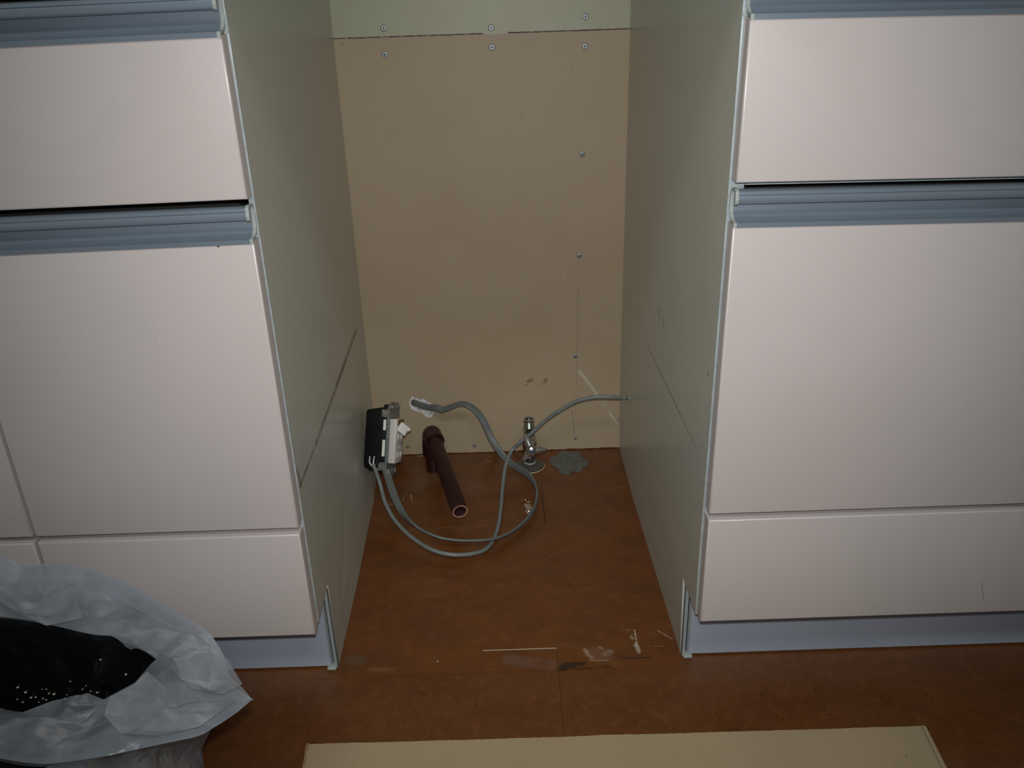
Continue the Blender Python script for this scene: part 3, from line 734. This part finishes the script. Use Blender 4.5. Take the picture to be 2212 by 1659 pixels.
# drops added below the valve, metallic to imitate a bright glint
bm = bmesh.new(); c = at(1140, 1097, 2, 0)
for k in range(52):
    g = random.gauss; x, y = c.x+g(0, .0030), c.y+g(0, .0105); r = abs(g(0, .0009))+.0009; rot = Matrix.Rotation(random.uniform(0, 3), 3, 'Z') @ Matrix.Rotation(random.uniform(0, 3), 3, 'X')
    t = bmesh.new(); bmesh.ops.create_icosphere(t, subdivisions=2, radius=1)
    for v in t.verts: v.co = rot @ v.co
    for v in t.verts: v.co = Vector((x+v.co.x*r*random.uniform(.9, 1.1), y+v.co.y*r*1.2, max(0, v.co.z)*r*.55+.0001))
    merge(bm, t)
ws = link('glint_drops', bm, M['drop'], None, False); tag(ws, 'cluster of added metallic drops imitating a water glint on the floor in front of the valve', 'water', kind='stuff')

# ------------------------------------------------------------------ cardboard
tl, tr_ = at(663, 1608, 2, .005), at(1989, 1568, 2, .005)
br = at(2034, 1659, 2, .005); bl = at(658, 1659, 2, .005)
rd = (br-tr_)/(tr_.y-br.y); ld = (bl-tl)/(tl.y-bl.y); YE = -.56
card = empty('cardboard_sheet', ((tl.x+tr_.x)/2, -.3, 0), 'brown corrugated cardboard sheet lying on the floor at the bottom edge', 'cardboard')
def card_layer(z0, z1, ins, amp, seed):
    rnd = random.Random(seed); top = []; N = 260
    for i in range(N+1):
        t = i/N; p = tl.lerp(tr_, t); top.append((p.x, p.y-ins+rnd.uniform(-amp, amp)+.0012*noise.noise(Vector((t*9, seed, 0)))))
    right = [(tr_.x+rd.x*s, tr_.y-s) for s in (.05, .15, .3)] + [(tr_.x+rd.x*(tr_.y-YE), YE)]
    left = []
    for k in range(60):
        s = (tl.y-YE)*(1-k/60); left.append((tl.x+ld.x*s*.4+.0018*noise.noise(Vector((s*60, seed, 3)))+ (0.0015 if ins else 0), tl.y-s))
    return prism(top+right+left, z0, z1)
link('bottom_liner', card_layer(.0006, .0011, 0, .0003, 3), M['card_edge'], card)
link('top_liner', card_layer(.0047, .0052, .0002, .0003, 5), M['card'], card)
bm = bmesh.new(); n = 480; rows = []
for i in range(n+1):
    t = i/n; p = tl.lerp(tr_, t*.995+.002); z = .0029+.0017*math.sin(i/5*2*math.pi*.5)
    rows.append((bm.verts.new((p.x, p.y-.0006, z)), bm.verts.new((p.x+rd.x*.45*t, YE+.001, z)), ))
for (a, b), (c_, d_) in zip(rows, rows[1:]): bm.faces.new((a, b, d_, c_))
link('fluting', bm, M['card_edge'], card)
# crushed left strip and folded right edge
bm = bmesh.new(); prev = None
for k in range(70):
    s = (tl.y-YE)*k/69; x = tl.x+ld.x*s*.4-.0006+.0016*noise.noise(Vector((s*70, 9, 3))); y = tl.y+.0016-s
    row = [bm.verts.new((x+.0035, y, .0058)), bm.verts.new((x, y, .0050+.0006*noise.noise(Vector((s*90, 0, 0))))), bm.verts.new((x-.0008, y, .0024)), bm.verts.new((x+.001, y, .0010)), bm.verts.new((x+.0035, y, .0052))]
    if prev:
        for i in range(4): bm.faces.new((prev[i], prev[i+1], row[i+1], row[i]))
    prev = row
link('torn_edge', bm, M['card_edge'], card, label='torn browner edge on the left of the sheet')
for off, z in ((.0022, .0046), (.0052, .0034)):
    bm = bmesh.new(); P = [Vector((tr_.x+off+rd.x*s, tr_.y+.0006-s, z)) for s in (0, .05, .1, .2, .35, .49)]
    sweep(P, [(.0004, -.0013), (.0004, .0013), (-.0022, .0010), (-.0022, -.0010)], [Vector((0, 0, 1))]*6, bm)
    link('folded_edge', bm, M['card'], card)

# ------------------------------------------------------------------ bin bags
def resample(pts, n):
    P = spline(pts+[pts[0]], 10); L = [0]
    for a, b in zip(P, P[1:]): L.append(L[-1]+(b-a).length)
    out = []; j = 0
    for i in range(n):
        s = L[-1]*i/n
        while L[j+1] < s: j += 1
        out.append(P[j].lerp(P[j+1], (s-L[j])/max(1e-9, L[j+1]-L[j])))
    return out
def lin_resample(keys, n):
    """keys: list of 3-D points, the same parameter on every ring"""
    P = spline(keys+[keys[0]], 24); out = []
    m_ = len(P)-1
    for i in range(n):
        t = i/n*m_; k = int(t); out.append(P[k].lerp(P[k+1], t-k))
    return out
# matching key points: (outer rim px,py,z) (inner rim px,py,z)
KEY = [((-170, 1195, .315), (-120, 1345, .285)), ((-60, 1196, .305), (-30, 1332, .280)), ((20, 1208, .292), (40, 1336, .275)), ((52, 1222, .284), (110, 1350, .268)), ((110, 1217, .285), (160, 1362, .265)),
       ((200, 1230, .280), (203, 1371, .262)), ((290, 1268, .272), (235, 1373, .260)), ((370, 1315, .265), (270, 1376, .258)), ((438, 1354, .260), (300, 1398, .254)), ((470, 1392, .256), (320, 1412, .252)),
       ((488, 1428, .252), (336, 1424, .250)), ((494, 1455, .249), (333, 1428, .249)), ((520, 1482, .246), (326, 1434, .248)), ((544, 1510, .243), (316, 1446, .247)), ((543, 1512, .243), (314, 1449, .247)), ((508, 1542, .240), (303, 1461, .246)),
       ((460, 1573, .239), (290, 1475, .245)), ((428, 1590, .238), (268, 1487, .243)), ((370, 1603, .238), (246, 1499, .242)), ((290, 1620, .238), (222, 1512, .240)), ((200, 1638, .240), (170, 1545, .238)),
       ((100, 1650, .242), (100, 1542, .238)), ((20, 1642, .243), (30, 1536, .238)), ((-70, 1620, .246), (-30, 1522, .240)), ((-170, 1585, .250), (-120, 1500, .245)), ((-250, 1500, .262), (-180, 1450, .255)),
       ((-280, 1380, .285), (-200, 1400, .268)), ((-245, 1270, .305), (-170, 1365, .278))]
NR = 400
OUT = lin_resample([at(a, b, 2, z) for (a, b, z), _ in KEY], NR)
INN = lin_resample([at(a, b, 2, z) for _, (a, b, z) in KEY], NR)
cB = Vector((-.535, -.185, 0))
def crease(p, f, seed=0.0):
    q = Vector((p.x*f+seed, p.y*f-seed, p.z*f+seed*.7)); return 1-2*abs(noise.noise(q))
def hsh(i, j, k):
    v = math.sin(i*127.1+j*311.7+k*74.7)*43758.5453; return v-math.floor(v)
def facet(a, b, k):
    """piecewise flat height field: film creased into flat triangles, in [-1, 1]"""
    i, j = math.floor(a), math.floor(b); x, y = a-i, b-j
    h = lambda u, v: hsh(i+u, j+v, k)*2-1
    if (i+j+k) % 2: 
        return h(0, 0)+(h(1, 0)-h(0, 0))*x+(h(1, 1)-h(1, 0))*y if x > y else h(0, 0)+(h(0, 1)-h(0, 0))*y+(h(1, 1)-h(0, 1))*x
    return h(0, 0)+(h(1, 0)-h(0, 0))*x+(h(0, 1)-h(0, 0))*y if x+y < 1 else h(1, 1)+(h(0, 1)-h(1, 1))*(1-x)+(h(1, 0)-h(1, 1))*(1-y)
def fold(p, k=0, z=0.0):
    w_ = noise.noise_vector(Vector((p.x*9, p.y*9, k)))*.018
    a, b = p.x+w_.x, p.y+w_.y+z
    ca, sa = math.cos(.7+k), math.sin(.7+k); a, b = a*ca-b*sa, a*sa+b*ca
    return facet(a/.060, b/.036, k)*.0095+facet(a/.024+5, b/.019, k+3)*.0046+facet(a/.009, b/.013, k+5)*.0017
BODY = []
for i, p in enumerate(OUT):
    d = p-cB; d.z = 0; ang = math.atan2(d.y/.145, d.x/.235)
    BODY.append(Vector((cB.x+.235*math.cos(ang), cB.y+.145*math.sin(ang), 0)))
def loft(rings, closed_bottom=False):
    bm = bmesh.new(); R = [[bm.verts.new(p) for p in r] for r in rings]; n = len(R[0])
    for a, b in zip(R, R[1:]):
        for i in range(n): bm.faces.new((a[i], a[(i+1) % n], b[(i+1) % n], b[i]))
    if closed_bottom: bm.faces.new(R[-1])
    return bm
rings = []
NS = 34
for k in range(NS+1):                      # the turned-down rim between inner and outer edge
    t = k/NS; r = []
    for i in range(NR):
        p = INN[i].lerp(OUT[i], t)
        arch = math.sin(math.pi*t)
        wdt = (OUT[i]-INN[i]).length
        up_ = Vector((0, 0, 1))
        env = min(1, t*3.5)*min(1, (1-t)*3.5)
        back = min(1, max(0, (p.y-cB.y-.01)/.05)); h = arch*wdt*(.12-.12*back) + env*(fold(p, 1)*(.80-.25*back)-.002-.002*back)
        r.append(p+up_*h)
    rings.append(r)
for k, (ins, dz) in enumerate(((.006, .0015), (.020, .004), (.045, .010), (.075, .018))):   # underside of the rim
    r = []
    for i in range(NR):
        p = OUT[i]; q = Vector((cB.x, cB.y-.02, p.z)); d = (q-p); L0 = d.length; d = d.normalized() if L0 > 1e-6 else d
        r.append(p+d*min(ins, L0, (OUT[i]-INN[i]).length*.42)+Vector((0, 0, -dz))) 
    rings.append(r)
bag = empty('rubbish_bag', tuple(cB), 'milky translucent rubbish bag with its rim turned down, standing open at lower left', 'bag')
link('bag_rim', loft(rings), M['film'], bag, True, label='crumpled turned-down rim of the bag')
def flap(pts, z0, k, name='rim_fold'):
    K = [at(x, y, 2, z0+dz) for x, y, dz in pts]; K.append(K[0]); Ls = [0]
    for a, b in zip(K, K[1:]): Ls.append(Ls[-1]+(b-a).length)
    P = []; j_ = 0
    for i in range(120):
        d_ = Ls[-1]*i/120
        while Ls[j_+1] < d_: j_ += 1
        P.append(K[j_].lerp(K[j_+1], (d_-Ls[j_])/(Ls[j_+1]-Ls[j_])))
    c_ = sum(P, Vector())/len(P); bm = bmesh.new(); prev = None
    for q in range(15):
        s_ = 1-q/15; row = [bm.verts.new(c_.lerp(p, s_)+Vector((0, 0, fold(c_.lerp(p, s_), k)*min(1, q/4)))) for p in P]
        if prev:
            for i in range(120): bm.faces.new((prev[i], prev[(i+1) % 120], row[(i+1) % 120], row[i]))
        prev = row
    bm.faces.new(prev); link(name, bm, M['film'], bag, True, label='overlapping fold of film on the rim')
flap([(240, 1374, 0), (330, 1358, .006), (430, 1372, .008), (492, 1425, .006), (524, 1478, .004), (480, 1500, .008), (415, 1488, .008), (372, 1450, .006), (330, 1415, .004)], .262, 4)
flap([(45, 1540, -.002), (110, 1515, .004), (190, 1497, .006), (228, 1513, .004), (180, 1560, .006), (100, 1565, .004)], .236, 6)
flap([(0, 1262, -.004), (48, 1248, 0), (152, 1250, .002), (178, 1335, .004), (100, 1352, .004), (35, 1322, .004), (0, 1300, .002)], .285, 9)
flap([(225, 1545, .003), (236, 1506, .004), (290, 1478, .004), (318, 1450, .004), (400, 1520, .012), (520, 1505, .004), (430, 1570, .006), (340, 1590, .008), (260, 1585, .005)], .250, 7)
rb2 = []
for k in range(16):
    t = k/15; z = .225*(1-t)+.002; r = []
    for i in range(NR):
        b_ = BODY[i]; s = 1-.10*t*t; p = Vector((cB.x+(b_.x-cB.x)*s, cB.y+(b_.y-cB.y)*s, z))
        n_ = (p-Vector((cB.x, cB.y, z))).normalized()
        p = p+n_*(1.1*fold(p, 2, p.z)-.004)
        p.y = min(p.y, -.030)
        r.append(p)
    rb2.append(r)
link('bag_body', loft(rb2, True), M['film'], bag, True)
# black liner inside
blk = empty('black_bag', (cB.x, cB.y, .004), 'glossy black plastic bag lining the inside of the translucent bag', 'bag')
rr = []
cI = sum(INN, Vector())/NR
for k in range(34):
    t = k/33; r = []
    for i in range(NR):
        p = INN[i]; out_ = (p-cI); out_.z = 0
        if k < 3: q = p+out_.normalized()*(.004-.001*k)+Vector((0, 0, -.003-.004*k))
        else:
            s = 1.0+.10*math.sin(min(1, t*1.6)*math.pi)*(1 if t < .6 else 1-(t-.6)/.4)
            if t > .7: s *= 1-(t-.7)/.3*.75
            q = Vector((cI.x+out_.x*s, cI.y+out_.y*s, p.z-.012-(.13*min(1, t/.72)**.9)))
            q += Vector((0, 0, 1))*1.9*fold(q, 3)*min(1, t*4) + out_.normalized()*2.0*fold(q, 4, q.z)*min(1, t*4)
            q.y = min(q.y, -.036); q.z = max(q.z, .008)
        r.append(q)
    rr.append(r)
liner = link('liner', loft(rr, True), M['black_film'], blk, True)
from mathutils.bvhtree import BVHTree
bvh = BVHTree.FromPolygons([v.co for v in liner.data.vertices], [tuple(p.vertices) for p in liner.data.polygons])
bm = bmesh.new(); rnd = random.Random(11)
for k, (px, py) in enumerate([(40, 1484), (91, 1489), (77, 1506), (84, 1517), (100, 1489), (178, 1489), (186, 1481), (93, 1509), (100, 1512), (67, 1507), (49, 1517), (210, 1496), (217, 1425), (272, 1457)]+[(rnd.uniform(20, 210), rnd.uniform(1470, 1520)) for _ in range(10)]):
    far = at(px, py, 2, 0); c = bvh.ray_cast(CAM, (far-CAM).normalized())[0] or far; c = c+(CAM-c).normalized()*.001; t = bmesh.new(); bmesh.ops.create_icosphere(t, subdivisions=1, radius=1)
    r = rnd.uniform(.0006, .0013)
    for v in t.verts: v.co = c+Vector((v.co.x*r*1.3, v.co.y*r, v.co.z*r*.6))
    merge(bm, t)
cr = link('crumbs', bm, M['crumb'], None); tag(cr, 'pale specks of debris inside the black bag', 'debris', kind='stuff')
